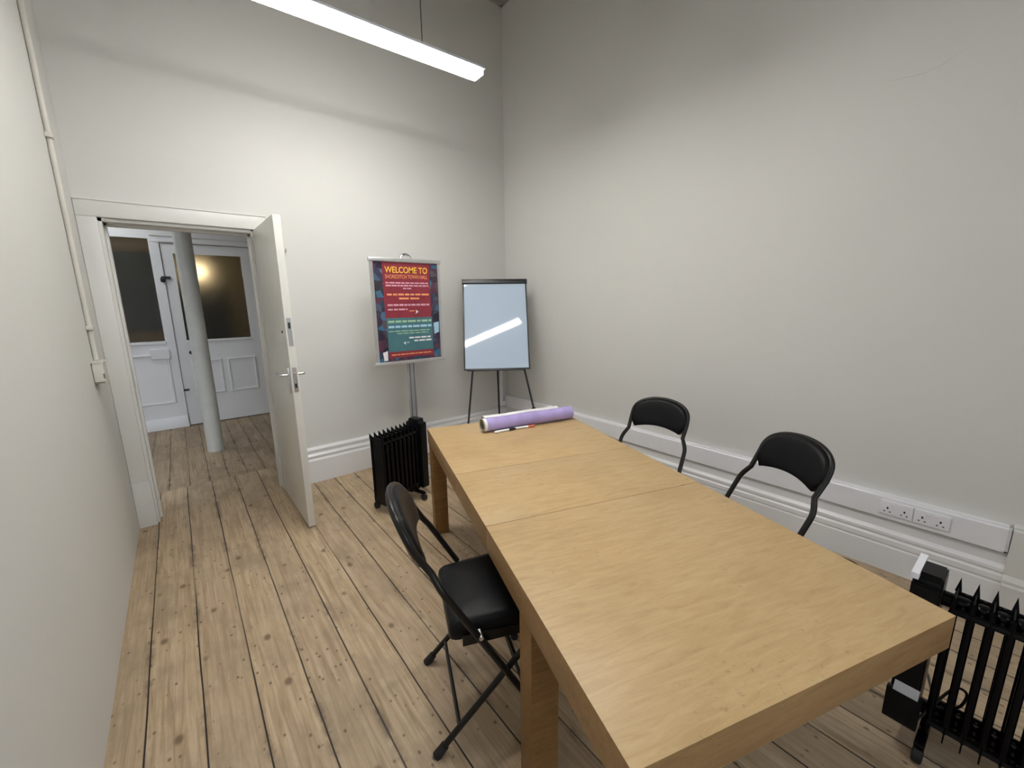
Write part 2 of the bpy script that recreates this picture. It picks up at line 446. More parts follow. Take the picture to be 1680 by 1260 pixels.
# the open door: hinge at the right jamb, leaf standing out into the room
DM = place(.545, 3.868, .012, (.010, -1))      # local x runs from hinge to free edge, local y towards +x
d1 = thing('door_1', 'plain cream door standing open into the room', 'door', DM, kind='structure')
LL, LT, LH = .805, .046, 2.142
b = bm_new(); rbox(b, (0, 0, 0), (LL, LT, LH), .003); obj('leaf', b, M['leaf'], d1)
b = bm_new(); box(b, (LL-.001, .010, 1.315), (LL+.0025, .036, 1.50)); lp = obj('latch_plate', b, M['steel'], d1)
b = bm_new(); box(b, (LL+.002, .016, 1.43), (LL+.0045, .030, 1.47)); obj('bolt_hole', b, M['iron'], lp)
b = bm_new(); box(b, (LL-.001, .010, 1.00), (LL+.0025, .036, 1.17)); lp = obj('lock_plate', b, M['steel'], d1)
b = bm_new(); box(b, (LL+.002, .014, 1.10), (LL+.012, .032, 1.135)); obj('latch', b, M['steel'], lp)
b = bm_new(); box(b, (LL+.002, .016, 1.03), (LL+.0045, .030, 1.06)); obj('bolt_hole', b, M['iron'], lp)
for s, y0 in ((-1, 0), (1, LT)):
    b = bm_new(); rbox(b, (LL-.085, min(y0, y0+s*.008), .985), (LL-.042, max(y0, y0+s*.008), 1.165), .003); hp = obj('handle_plate', b, M['chrome'], d1)
    b = bm_new()
    tube(b, rounded([(LL-.063, y0+s*.004, 1.115), (LL-.063, y0+s*.052, 1.115), (LL-.175, y0+s*.056, 1.112)], .018, 6), .0095, 12)
    obj('lever_handle', b, M['chrome'], hp)
b = bm_new(); tube(b, [(LL-.10, -.001, 1.405), (LL-.10, -.006, 1.405)], .008, 12); obj('screw_hole', b, M['iron'], d1)
for z in (.22, 1.05, 1.90):
    b = bm_new(); tube(b, [(.0, LT+.004, z), (.0, LT+.004, z+.10)], .006, 10); obj('hinge', b, M['steel'], d1)

# ------------------------------------------------------------------ lobby beyond the doorway
FY = 6.95
LC = 3.05
b = bm_new(); box(b, (-1.5, 4.12, 0), (-1.4, FY+.05, LC)); struct('wall_lobby_left', b, M['lobby'], 'white left wall of the lobby', 'wall')
b = bm_new(); box(b, (2.3, 4.12, 0), (2.4, FY+.05, LC)); struct('wall_lobby_right', b, M['lobby'], 'white right wall of the lobby', 'wall')
b = bm_new(); box(b, (-1.5, 4.12, LC), (2.4, 9.6, LC+.08)); struct('ceiling_lobby', b, M['ceil'], 'lobby ceiling beyond the doorway', 'ceiling')
b = bm_new()
box(b, (-1.5, FY+.03, 2.47), (2.4, FY+.12, LC)); box(b, (1.02, FY+.03, 0), (2.4, FY+.12, 2.47)); box(b, (-1.5, FY+.03, 0), (-1.02, FY+.12, 2.47))
struct('wall_lobby_far', b, M['lobby'], 'white partition around the far panelled doors', 'wall')
# dim room seen through the obscured glass
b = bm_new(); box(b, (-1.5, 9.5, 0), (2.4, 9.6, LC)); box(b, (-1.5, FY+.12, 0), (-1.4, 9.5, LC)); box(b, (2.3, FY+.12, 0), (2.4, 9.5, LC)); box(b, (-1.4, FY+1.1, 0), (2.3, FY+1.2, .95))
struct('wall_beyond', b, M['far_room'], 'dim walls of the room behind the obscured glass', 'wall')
b = bm_new(); box(b, (-1.38, FY+.15, 1.28), (.02, FY+.22, 2.26)); box(b, (.02, FY+.7, .2), (.66, FY+.8, 1.86)); struct('added_pane_backing', b, M['far_dark'], 'added dark backing that darkens the obscured glass', 'wall')  # added panels: darken the panes and leave lighter bands around them
lb = thing('globe_lamp', 'warm lamp glowing dimly behind the right obscured pane', 'lamp', Matrix.Translation((.36, FY+1.3, 2.12)))
b = bm_new(); bmesh.ops.create_uvsphere(b, u_segments=18, v_segments=12, radius=.075); obj('globe', b, M['glow3'], lb)
b = bm_new(); tube(b, [(0, 0, .07), (0, 0, LC-2.12)], .006, 8); obj('stem', b, M['iron'], lb)
dup(lb, Matrix.Translation((-.62, FY+1.2, 2.05)), 'added unseen warm lamp brightening the left obscured pane')  # added lamp, hidden from view, to brighten the left pane's bands

def panel_raise(bm, x0, x1, z0, z1, y, mw=.03):
    """bolection moulding ring with a sunk panel, facing -y"""
    o = [(x0, z0), (x1, z0), (x1, z1), (x0, z1)]
    steps = [(0, 0), (.010, -.016), (.026, -.018), (.036, .004), (.075, .012)]
    rings = []
    for ins, dy in steps:
        q = [(x0+ins, z0+ins), (x1-ins, z0+ins), (x1-ins, z1-ins), (x0+ins, z1-ins)]
        rings.append([bm.verts.new((x, y+dy, z)) for x, z in q])
    for a, c in zip(rings, rings[1:]):
        for k in range(4): bm.faces.new([a[k], a[(k+1) % 4], c[(k+1) % 4], c[k]])
    bm.faces.new(rings[-1])

def glazed_bars(bm, x0, x1, z0, z1, gx0, gx1, gz0, gz1, y0, y1):
    box(bm, (x0, y0, z0), (gx0, y1, z1)); box(bm, (gx1, y0, z0), (x1, y1, z1))
    box(bm, (gx0, y0, z0), (gx1, y1, gz0)); box(bm, (gx0, y0, gz1), (gx1, y1, z1))
# right leaf
d2 = thing('door_2', 'white half-glazed panelled door behind the column', 'door', kind='structure')
b = bm_new(); glazed_bars(b, -.035, .92, .012, 2.372, .078, .805, 1.15, 2.25, FY, FY+.05); obj('leaf', b, M['wood_white'], d2)
b = bm_new(); panel_raise(b, .085, .425, .40, .885, FY); panel_raise(b, .475, .83, .40, .885, FY); obj('lower_panel', b, M['wood_white'], d2)
b = bm_new(); box(b, (.07, FY-.016, 1.118), (.815, FY+.005, 1.15)); obj('glazing_bead', b, M['wood_white'], d2, bevel=.005)
b = bm_new(); box(b, (.078, FY+.022, 1.15), (.805, FY+.030, 2.25)); obj('glass_pane', b, M['frosted'], d2)
b = bm_new(); tube(b, [(.10, FY+.002, .99), (.10, FY-.03, .99), (.10, FY-.05, .99)], [.012, .012, .024], 14); obj('door_knob', b, M['iron'], d2)
b = bm_new(); box(b, (-.075, FY-.022, 1.93), (.015, FY, 1.965)); tube(b, [(-.062, FY-.02, 1.90), (-.062, FY-.04, 1.94)], .024, 10); obj('rim_latch', b, M['iron'], d2)
b = bm_new(); box(b, (-.075, FY-.012, .48), (.018, FY, .505)); obj('flush_bolt', b, M['iron'], d2)
# left glazed screen
d3 = thing('door_3', 'white glazed panelled screen at the left of the lobby doors', 'door', kind='structure')
b = bm_new(); glazed_bars(b, -1.02, -.043, .004, 2.47, -.86, -.144, 1.155, 2.412, FY-.02, FY+.05); obj('leaf', b, M['wood_white'], d3)
b = bm_new(); panel_raise(b, -.83, -.13, .335, 1.00, FY-.02); obj('lower_panel', b, M['wood_white'], d3)
b = bm_new(); box(b, (-.87, FY-.036, 1.120), (-.136, FY-.015, 1.155)); obj('glazing_bead', b, M['wood_white'], d3, bevel=.005)
b = bm_new(); box(b, (-.31, FY-.05, .93), (-.12, FY-.022, 1.06)); obj('letter_plate', b, M['wood_white'], d3, bevel=.005)
b = bm_new(); sweep(b, (-1.02, FY-.02), (-.045, FY-.02), [(0, .004), (.03, .004), (.03, .125), (.015, .15), (0, .15)]); obj('kick_rail', b, M['wood_white'], d3)
b = bm_new(); box(b, (-.86, FY+.022, 1.155), (-.144, FY+.030, 2.412)); obj('glass_pane', b, M['frosted'], d3)
# head of the door frame
b = bm_new(); sweep(b, (-.12, FY+.01), (1.02, FY+.01), [(0, 2.38), (.04, 2.38), (.04, 2.40), (.025, 2.41), (.025, 2.44), (.05, 2.455), (.05, 2.475), (0, 2.48)])
box(b, (.93, FY-.01, 0), (1.02, FY+.06, 2.38)); box(b, (-.045, FY+.035, 0), (-.03, FY+.05, 2.38))
struct('trim_6', b, M['wood_white'], 'moulded white head and post framing the half-glazed lobby door', 'door frame')
# column
b = bm_new()
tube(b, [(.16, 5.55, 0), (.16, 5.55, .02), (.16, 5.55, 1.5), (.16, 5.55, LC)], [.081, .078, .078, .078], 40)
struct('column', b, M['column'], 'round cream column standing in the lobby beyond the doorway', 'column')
ll = thing('lobby_ceiling_light', 'square lit panel on the lobby ceiling', 'ceiling light', Matrix.Translation((-.75, 6.15, LC)))
b = bm_new(); box(b, (-.32, -.32, -.05), (.32, .32, -.001)); obj('housing', b, M['housing'], ll)
b = bm_new(); box(b, (-.29, -.29, -.058), (.29, .29, -.05)); obj('diffuser', b, M['glow2'], ll)

# ------------------------------------------------------------------ conduit and switch box on the left wall
cd = thing('wall_conduit', 'thin painted conduit running down the left wall beside the doorway', 'conduit', Matrix.Translation((XL, 3.42, 1.29)))
b = bm_new(); tube(b, [(.013, 0, 0), (.013, 0, ZC-1.29)], .0125, 12); obj('pipe', b, M['conduit'], cd)
for z in (.19, 1.205, 2.3):
    b = bm_new(); rbox(b, (0, -.028, z-.012), (.030, .028, z+.012), .004); sd = obj('saddle', b, M['conduit'], cd)
sb = thing('junction_box', 'small chipped painted junction box at the foot of the conduit', 'junction box', Matrix.Translation((XL, 3.36, 1.165)))
b = bm_new(); rbox(b, (-.003, -.062, 0), (.050, .070, .122), .006, 3); obj('body', b, M['conduit'], sb)
b = bm_new(); rbox(b, (.004, -.0665, .012), (.046, -.061, .108), .002); obj('face_plate', b, M['conduit'], sb)
b = bm_new(); box(b, (.0005, -.066, -.012), (.006, -.058, .118)); box(b, (.004, -.0662, .004), (.046, -.0625, .010)); rbox(b, (.043, -.069, .03), (.051, -.064, .058), .002); obj('paint_chip', b, M['chip'], sb)
b = bm_new(); rbox(b, (.001, -.066, .118), (.056, .074, .128), .003); obj('top_rim', b, M['conduit'], sb)

# small coat hook on the back wall
hk = thing('coat_hook', 'tiny white hook on the back wall right of the open door', 'hook', Matrix.Translation((.775, YB, 2.03)))
b = bm_new(); tube(b, [(0, .001, 0), (0, -.006, 0)], .014, 14); obj('rose', b, M['conduit'], hk)
b = bm_new(); tube(b, rounded([(0, -.004, 0), (0, -.035, -.004), (0, -.038, .02)], .012), .004, 8); obj('peg', b, M['steel'], hk)

# ------------------------------------------------------------------ trunking and sockets on the right wall
def rw(y, out, z): return Vector((xr(y)-out, y, z))
tk = tag(thing('cable_trunking', 'long white cable trunking along the right wall above the skirting', 'cable trunking'), None)
dR = (Vector(CORNER)-Vector((xr(-.085), -.085))).normalized()
b = bm_new(); sweep(b, (CORNER[0], CORNER[1]-.01), (xr(-.07), -.07), [(0, .325), (.048, .325), (.051, .329), (.051, .452), (.045, .460), (.045, .463), (0, .463)])
obj('cover', b, M['trunk'], tk, sharp=20)
b = bm_new()
t = bmesh.new(); box(t, (0, -.022, .322), (.056, .018, .466)); bmesh.ops.bevel(t, geom=[e for e in t.edges], offset=.012, segments=3, affect='EDGES')
join(b, t, Matrix.Translation((xr(-.08)-.056, -.075, 0))); obj('end_cap', b, M['trunk'], tk)
b = bm_new(); sweep(b, (CORNER[0]-.16, CORNER[1]-.003), (CORNER[0]-.02, CORNER[1]-.001), [(0, .34), (.03, .34), (.03, .39), (0, .39)])
rbox(b, (CORNER[0]-.13, CORNER[1]-.036, .38), (CORNER[0]-.095, CORNER[1]-.0015, 1.20), .003); obj('corner_riser', b, M['trunk'], tk)

def socket_mesh(y, label):
    s = thing('wall_socket', label, 'socket', group='double sockets in the trunking')
    MT = Matrix(((-dR.y, dR.x, 0, 0), (dR.x, dR.y, 0, 0), (0, 0, 1, 0), (0, 0, 0, 1)))
    p = rw(y, .051, .395)
    # local frame: x out of the wall, y along the wall, z up
    mt = Matrix(((-dR.y, dR.x, 0, p.x), (dR.x, dR.y, 0, p.y), (0, 0, 1, p.z), (0, 0, 0, 1)))
    s.matrix_world = mt
    b = bm_new(); rbox(b, (-.001, -.071, -.042), (.008, .071, .042), .004, 3); fp = obj('face_plate', b, M['plate'], s)
    for yy in (-.036, .036):
        b = bm_new()
        box(b, (.0075, yy-.004, -.006), (.0086, yy+.004, .006)); box(b, (.0075, yy-.016, -.024), (.0086, yy-.008, -.018)); box(b, (.0075, yy+.008, -.024), (.0086, yy+.016, -.018))
        obj('pin_slot', b, M['hole'], fp)
        b = bm_new(); rbox(b, (.0075, yy*.45-.008, .014), (.012, yy*.45+.008, .032), .0015); obj('rocker_switch', b, M['plate'], fp)
    return s
socket_mesh(.326, 'double wall socket in the trunking, the one nearer the folding chairs')
socket_mesh(.181, 'double wall socket in the trunking, the one nearer the black radiator')

# ------------------------------------------------------------------ hanging light
LZ = 3.15
lm = thing('linear_pendant_light', 'bright white linear light hanging near the ceiling on cables', 'pendant light', place(1.898, 2.700, LZ, (-1, .02)))
LEN = 1.50
b = bm_new(); rbox(b, (.004, -.055, .002), (LEN-.004, .055, .030), .008); obj('diffuser', b, M['glow'], lm)
b = bm_new(); rbox(b, (-.006, -.082, .0295), (LEN+.006, .082, .044), .003); obj('housing', b, M['housing'], lm)
for x in (0, LEN):
    b = bm_new(); rbox(b, (x-.004, -.055, .003), (x+.004, .055, .0305), .003); obj('end_cap', b, M['cap_glow'], lm)
for x in (.43, LEN-.43):
    b = bm_new(); tube(b, [(x, 0, .043), (x, 0, ZC-LZ)], .0028, 6); tube(b, [(x, 0, .048), (x, 0, .075)], .006, 8); obj('suspension_cable', b, M['iron'], lm)
b = bm_new(); tube(b, rounded([(.76, 0, .044), (.765, 0, .12), (.74, .01, .6), (.75, 0, ZC-LZ)], .1, 6), .0022, 6); obj('power_cord', b, M['housing'], lm)


lm2 = dup(lm, place(1.80, 1.45, LZ, (-1, .02)), 'second white linear light hanging overhead, seen mirrored in the whiteboard')

# ------------------------------------------------------------------ table
AX = Vector((.311, .950)).normalized()
TM = place(.541, .336, 0, (AX.y, -AX.x))        # local x across the table, local y along it
# local axes: x = N (to the right wall), y = U (away)
TW, TLN = 1.05, 2.27
tb = thing('dining_table', 'long extending oak table with thick edges in the middle of the room', 'table', TM)
for nm, y0, y1 in (('tabletop', 0, .912), ('extension_leaf', .9135, 1.4385), ('tabletop', 1.44, TLN)):
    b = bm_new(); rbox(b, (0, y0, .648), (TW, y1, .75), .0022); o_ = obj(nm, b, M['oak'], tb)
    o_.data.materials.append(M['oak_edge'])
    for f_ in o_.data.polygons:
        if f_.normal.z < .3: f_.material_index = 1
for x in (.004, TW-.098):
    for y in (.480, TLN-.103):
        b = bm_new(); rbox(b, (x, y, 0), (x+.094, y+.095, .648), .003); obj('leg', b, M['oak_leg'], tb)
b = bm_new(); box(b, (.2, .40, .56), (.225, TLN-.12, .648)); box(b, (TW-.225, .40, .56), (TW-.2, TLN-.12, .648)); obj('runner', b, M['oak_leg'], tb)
b = bm_new(); tube(b, [(TW-.108, .9128, .7502), (TW-.092, .9130, .7503), (TW-.072, .9128, .7502)], [.002, .005, .002], 6)
for v in b.verts: v.co.z = .7498+(v.co.z-.7502)*.12
obj('edge_chip', b, M['chip'], tb)

def on_table(n, u, z=.75): return TM @ Vector((n+1.046, u, z))

# paper roll
A = Vector((1.484, 2.178)); Bp = Vector((2.168, 2.024))
RM = place(A.x, A.y, .7505, (Bp.x-A.x, Bp.y-A.y))
RL = (Bp-A).length
pr = thing('paper_roll', 'roll of lilac paper with a white lining at the far end of the table', 'paper roll', RM)
R0 = .046
def spiral(bm, x0, x1, r0, turns, grow, th, start, seg=40, cz=R0):
    n = int(seg*turns); xs = [x0+(x1-x0)*i/14 for i in range(15)]
    outer = []; inner = []
    for i in range(n+1):
        a = start+2*PI*turns*i/n; r = r0+grow*i/n
        outer.append([bm.verts.new((x, (r)*math.cos(a), cz+r*math.sin(a))) for x in xs])
        inner.append([bm.verts.new((x, (r-th)*math.cos(a), cz+(r-th)*math.sin(a))) for x in xs])
    for i in range(n):
        for k in range(len(xs)-1):
            bm.faces.new([outer[i][k], outer[i][k+1], outer[i+1][k+1], outer[i+1][k]])
            bm.faces.new([inner[i][k], inner[i+1][k], inner[i+1][k+1], inner[i][k+1]])
        bm.faces.new([outer[i][0], outer[i+1][0], inner[i+1][0], inner[i][0]]); bm.faces.new([outer[i][-1], inner[i][-1], inner[i+1][-1], outer[i+1][-1]])
    for i in (0, n):
        for k in range(len(xs)-1): bm.faces.new([outer[i][k], inner[i][k], inner[i][k+1], outer[i][k+1]])
b = bm_new(); spiral(b, .028, RL, R0-.001, 1.0, .001, .0012, 1.9); obj('outer_sheet', b, M['purple'], pr, sharp=60)
b = bm_new(); spiral(b, .008, RL-.03, R0-.0026, 1.6, .0005, .0008, .3); tag(obj('lining', b, M['white_paper'], pr, sharp=60), 'white paper lining showing at the open end')
b = bm_new(); spiral(b, .0, RL-.05, R0-.0048, 1.0, .0, .0022, .3); obj('core_tube', b, M['tube_inner'], pr, sharp=60)
# loose sheet edge standing behind the roll
b = bm_new()
P0 = [(.02+(RL-.12)*i/12) for i in range(13)]
rows = []
for j, (yy, zz) in enumerate(((-.002, .0955), (.030, .1015), (.052, .0925), (.064, .074))):
    rows.append([b.verts.new((x, yy+.002, zz-.004*abs(math.sin(x*9)))) for x in P0])
rows2 = [[b.verts.new(v.co+Vector((0, .0008, .0008))) for v in r] for r in rows]
for R_ in (rows, rows2):
    for a, c in zip(R_, R_[1:]):
        for k in range(12): b.faces.new([a[k], a[k+1], c[k+1], c[k]])
obj('loose_edge', b, M['white_paper'], pr, sharp=60)

# markers
def marker(p, q, cap, label, capend):
    P, Q = Vector(p), Vector(q); L = (Q-P).length
    mk = thing('marker_pen', label, 'pen', place(P.x, P.y, .7505, (Q.x-P.x, Q.y-P.y)), 'whiteboard markers on the table')
    r = .0085
    s = [(0, .006), (.004, .0078), (L*.62, .0078), (L*.62, r), (L*.66, r)]
    b = bm_new(); tube(b, [(x, 0, r) for x, _ in s], [k for _, k in s], 14); obj('barrel', b, M['pen_white'], mk)
    b = bm_new(); tube(b, [(L*.66, 0, r), (L*.97, 0, r), (L, 0, r)], [r, r*.95, r*.7], 14); obj('cap', b, cap, mk)
    b = bm_new(); tube(b, [(L*.655, 0, r), (L*.675, 0, r)], r*1.04, 14); obj('collar', b, capend, mk)
p = on_table(-.655, 1.982); q = on_table(-.497, 2.010)
marker((p.x, p.y), (q.x, q.y), M['pen_black'], 'white marker with a black cap beside the paper roll', M['pen_white'])
p = on_table(-.512, 2.012); q = on_table(-.352, 2.016)
marker((p.x, p.y), (q.x, q.y), M['pen_orange'], 'white marker with an orange cap lying against the paper roll', M['pen_white'])

# ------------------------------------------------------------------ folding chairs
def make_chair(label, mtx):
    """local x forward (sitter's view), y left, origin midway between the rear feet on the floor"""
    ch = thing('folding_chair', label, 'chair', mtx, 'black padded folding chairs')
    r = .0125
    FF, WF = .425, .222
    zk, wk, fk = .666, .220, .046
    zb, wb, fb = .722, .188, .016
    def up(s): return [(FF, s*WF, .012), (fk, s*wk, zk), (fb, s*wb, zb)]
    arch = []
    for i in range(0, 25):
        a = PI*i/24; y = -.192*math.cos(a); s_ = math.sin(a)
        zz =   .800+.132*(s_**.62); ff = -.030-.055*(s_**.6)-.018*(1-(y/.192)**2)
        arch.append((ff, y, zz))
    path = rounded(up(-1)[0:3], .03, 5)[:-1]+[Vector((fb, -wb, zb))]+[Vector(p) for p in arch]+[Vector((fb, wb, zb))]+rounded(up(1)[::-1], .03, 5)[1:]
    b = bm_new(); tube(b, path, r, 12); obj('back_frame', b, M['chair_metal'], ch)
    # padded back
    def shell(off, sc, n=28):
        pts = []
        for i in range(n+1):
            a = PI*i/n; y = -.190*math.cos(a); s_ = math.sin(a)
            pts.append((y, .786+.148*(s_**.62)))
        for i in range(1, 14):
            t = i/14; y = .184*(1-2*t); pts.append((y, .726+.034*(1-(2*t-1)**2)))
        cy, cz = 0, .835
        out = []
        for y, z in pts:
            y2, z2 = cy+(y-cy)*sc, cz+(z-cz)*sc
            f = -.012-(z2-.74)*.36-.020*(1-(y2/.19)**2)+off
            out.append((f, y2, z2))
        return out
    def pad(levels, cap0=True):
        b = bm_new(); rings = [[b.verts.new(p) for p in shell(o, s)] for o, s in levels]
        n = len(rings[0])
        for a, c in zip(rings, rings[1:]):
            for k in range(n): b.faces.new([a[k], a[(k+1) % n], c[(k+1) % n], c[k]])
        b.faces.new(rings[0][::-1]); b.faces.new(rings[-1]); return b
    obj('backrest', pad([(.000, .97), (.008, 1.0), (.019, .985), (.026, .93), (.029, .84), (.0295, .5), (.0295, .2)]), M['vinyl'], ch, sharp=50)
    sh = obj('back_shell', pad([(-.016, .30), (-.016, .86), (-.012, .97), (-.004, 1.02), (.003, 1.01)]), M['chair_metal'], ch, sharp=50)
    # seat
    def seat_ring(sc, z, grow=0):
        out = []; x0, x1, wb_, wf_ = .066, .465, .178, .205
        base = [(x0, -wb_), (x1, -wf_), (x1, wf_), (x0, wb_)]
        for i in range(4):
            p, c, q = Vector(base[i-1]), Vector(base[i]), Vector(base[(i+1) % 4])
            rr = .028; s_ = c+(p-c).normalized()*rr; e_ = c+(q-c).normalized()*rr
            for k in range(7):
                t = k/6; v = s_*(1-t)**2+c*2*t*(1-t)+e_*t*t; out.append(v)
        cx = Vector(((x0+x1)/2, 0))
        return [(*(cx+(v-cx)*sc), z+(cx.x-(cx+(v-cx)*sc).x)*-.05) for v in out]
    b = bm_new()
    rings = [[b.verts.new(p) for p in seat_ring(s, z)] for s, z in ((.55, .438), (.96, .438), (.995, .447), (1.0, .476), (.985, .494), (.94, .506), (.80, .513), (.4, .515))]
    n = len(rings[0])
    for a, c in zip(rings, rings[1:]):
        for k in range(n): b.faces.new([a[k], a[(k+1) % n], c[(k+1) % n], c[k]])
    b.faces.new(rings[0][::-1]); b.faces.new(rings[-1]); obj('seat', b, M['vinyl'], ch, sharp=50)
    # seat rails and rear legs
    for s in (-1, 1):
        b = bm_new(); tube(b, [(.40, s*.196, .425), (.012, s*.204, .018)], .0115, 10); obj('leg', b, M['chair_metal'], ch)
        b = bm_new(); tube(b, [(.425-.005, s*.222, 0), (.425-.015, s*.222, .04)], [.0175, .0155], 12); obj('foot_cap', b, M['rubber'], ch)
        b = bm_new(); tube(b, [(-.002, s*.205, 0), (.030, s*.2035, .036)], [.018, .0155], 12); obj('foot_cap', b, M['rubber'], ch)
        b = bm_new(); box(b, (.11, s*.192-.004, .420), (.45, s*.192+.004, .456)); obj('seat_rail', b, M['chair_metal'], ch)
        b = bm_new(); tube(b, [(.168, s*.198, .470), (.168, s*.236, .470)], .008, 10); obj('hinge_pin', b, M['steel'], ch)
    for x, z, w_ in ((.085, .095, .205), (.345, .14, .220), (.30, .323, .198)):
        b = bm_new(); tube(b, [(x, -w_, z), (x, w_, z)], .0075, 8); obj('stretcher', b, M['chair_metal'], ch)
    return ch
c1 = make_chair('black padded folding chair tucked under the left side of the table', place(.602, 1.300, 0, (.925, -.38)))
dup(c1, place(2.420, 1.478, 0, (-.990, -.139)), 'black padded folding chair on the right wall side, nearer the whiteboard')
dup(c1, place(2.215, .648, 0, (-.885, .465)), 'black padded folding chair on the right wall side, nearer the wall sockets')

# ------------------------------------------------------------------ oil radiators
def make_radiator(label, mtx):
    """local x along the body; control box at the +x end; origin at the floor under the middle"""
    rd = thing('oil_radiator', label, 'radiator', mtx, 'black oil filled radiators')
    NF, SP = 9, .042
    H0, H1, D = .095, .628, .075
    x0 = -.235+.03
    for i in range(NF):
        x = x0+i*SP
        b = bm_new()
        # pressed fin: front and rear oil columns, thin web, pointed top flags
        for y in (-D+.014, D-.014):
            tube(b, [(x, y, H0+.03), (x, y, H0+.06), (x, y, H1-.06), (x, y, H1-.035)], [.006, .0105, .0105, .006], 10)
        box(b, (x-.0022, -D+.012, H0+.05), (x+.0022, D-.012, H1-.055))
        box(b, (x-.002, -D, H1-.06), (x+.002, D, H1-.012)); box(b, (x-.002, -D, H0), (x+.002, D, H0+.06))
        for s in (-1, 1):
            q = [b.verts.new(p) for p in ((x-.0085, s*.034, H1-.022), (x+.0085, s*.034, H1-.022), (x+.007, s*D, H1-.030), (x-.007, s*D, H1-.030))]
            tip = b.verts.new((x, s*(D+.004), H1+.013))
            b.faces.new(q)
            for k in range(4): b.faces.new([q[k], q[(k+1) % 4], tip])
        obj('fin', b, M['rad'], rd)
    xe = x0+(NF-1)*SP
    for z, rr in ((H1-.045, .026), (H0+.045, .026)):
        b = bm_new(); pth = []; rad = []
        for i in range(NF-1):
            for t, k in ((.0, .75), (.25, 1.0), (.75, 1.0)):
                pth.append((x0+(i+t)*SP, 0, z)); rad.append(rr*k)
        pth.append((xe+.03, 0, z)); rad.append(rr)
        tube(b, pth, rad, 14)
        hd = obj('header_pipe', b, M['rad'], rd)
        for s in (-1, 1):
            b = bm_new()
            for i in range(NF-1):
                tube(b, [(x0+(i+.5)*SP, s*(D-.03), z+(.004 if z > .3 else -.004)), (x0+(i+.5)*SP, s*(D-.008), z)], [.012, .009], 10)
                tube(b, [(x0+i*SP, s*(D-.014), z), (x0+(i+1)*SP, s*(D-.014), z)], .0125, 8)
            obj('link_pipe', b, M['rad'], rd)
    # end plate with the power unit
    t = bmesh.new(); box(t, (xe+.030, -D-.008, .085), (xe+.104, D+.008, .672))
    bmesh.ops.bevel(t, geom=[e for e in t.edges if abs(e.verts[0].co.x-e.verts[1].co.x) > .05 and e.verts[0].co.z > .5], offset=.03, segments=5, affect='EDGES')
    bmesh.ops.bevel(t, geom=[e for e in t.edges if e.is_boundary is False and e.calc_face_angle(0) > 1.2], offset=.006, segments=2, affect='EDGES')
    b = bm_new(); join(b, t); bx = obj('control_box', b, M['rad_box'], rd, sharp=30)
    for z in (.53, .44):
        b = bm_new(); tube(b, [(xe+.102, 0, z), (xe+.118, 0, z)], [.026, .022], 20); obj('control_knob', b, M['rad_box'], bx)
    b = bm_new(); rbox(b, (xe+.02, D+.006, .100), (xe+.112, D+.030, .225), .006); obj('cord_store', b, M['rad_box'], rd)
    b = bm_new()
    v = [b.verts.new(p) for p in ((xe+.030, D+.0302, .228), (xe+.095, D+.0302, .228), (xe+.095, D+.009, .250), (xe+.030, D+.009, .250))]
    v2 = [b.verts.new((q.co.x, q.co.y+.002, q.co.z-.004)) for q in v]
    b.faces.new(v); b.faces.new(v2[::-1])
    for k in range(4): b.faces.new([v[k], v2[k], v2[(k+1) % 4], v[(k+1) % 4]])
    obj('rating_sticker', b, M['sticker'], rd)
    for x in (x0+.045, xe+.005):
        b = bm_new(); box(b, (x-.014, -.118, .052), (x+.014, .118, .074)); box(b, (x-.012, -.045, .07), (x+.012, .045, .10)); ft = obj('foot_bar', b, M['rad'], rd, bevel=.004)
        for s in (-1, 1):
            b = bm_new(); tube(b, [(x-.014, s*.110, .0275), (x-.011, s*.110, .0275), (x+.011, s*.110, .0275), (x+.014, s*.110, .0275)], [.022, .027, .027, .022], 18)
            tube(b, [(x, s*.110, .028), (x, s*.110, .06)], .006, 8); obj('castor', b, M['rubber'], ft)
    return rd
r1 = make_radiator('black oil radiator standing by the back wall beside the sign stand', place(1.238, 2.988, 0, (.949, .315)))
r2 = dup(r1, place(1.925, -.110, 0, (.02, 1)), 'black oil radiator beyond the near right corner of the table')
cpts = rounded([(1.865, .10, .16), (1.84, .06, .10), (1.90, -.02, .30), (1.935, -.055, .27), (1.93, -.04, .19), (1.96, .02, .16), (2.30, .06, .03), (2.50, .25, .006), (2.86, .34, .005), (3.045, .45, .006), (3.04, .75, .006)], .06, 6)
xe, D_ = -.205+8*.042, .075
t = bmesh.new(); box(t, (xe+.088, -D_-.010, .656), (xe+.108, D_+.010, .677))
bmesh.ops.bevel(t, geom=[e for e in t.edges if abs(e.verts[0].co.x-e.verts[1].co.x) > .02 and e.verts[0].co.z > .665], offset=.016, segments=6, affect='EDGES')
b = bm_new(); join(b, t); obj('reflection_trim', b, M['plate'], r2)  # plain white stands in for the bright reflection on the box top
r2i = r2.matrix_world.inverted()
b = bm_new(); tube(b, [r2i @ p for p in cpts], .0042, 8); obj('mains_cord', b, M['cable'], r2)

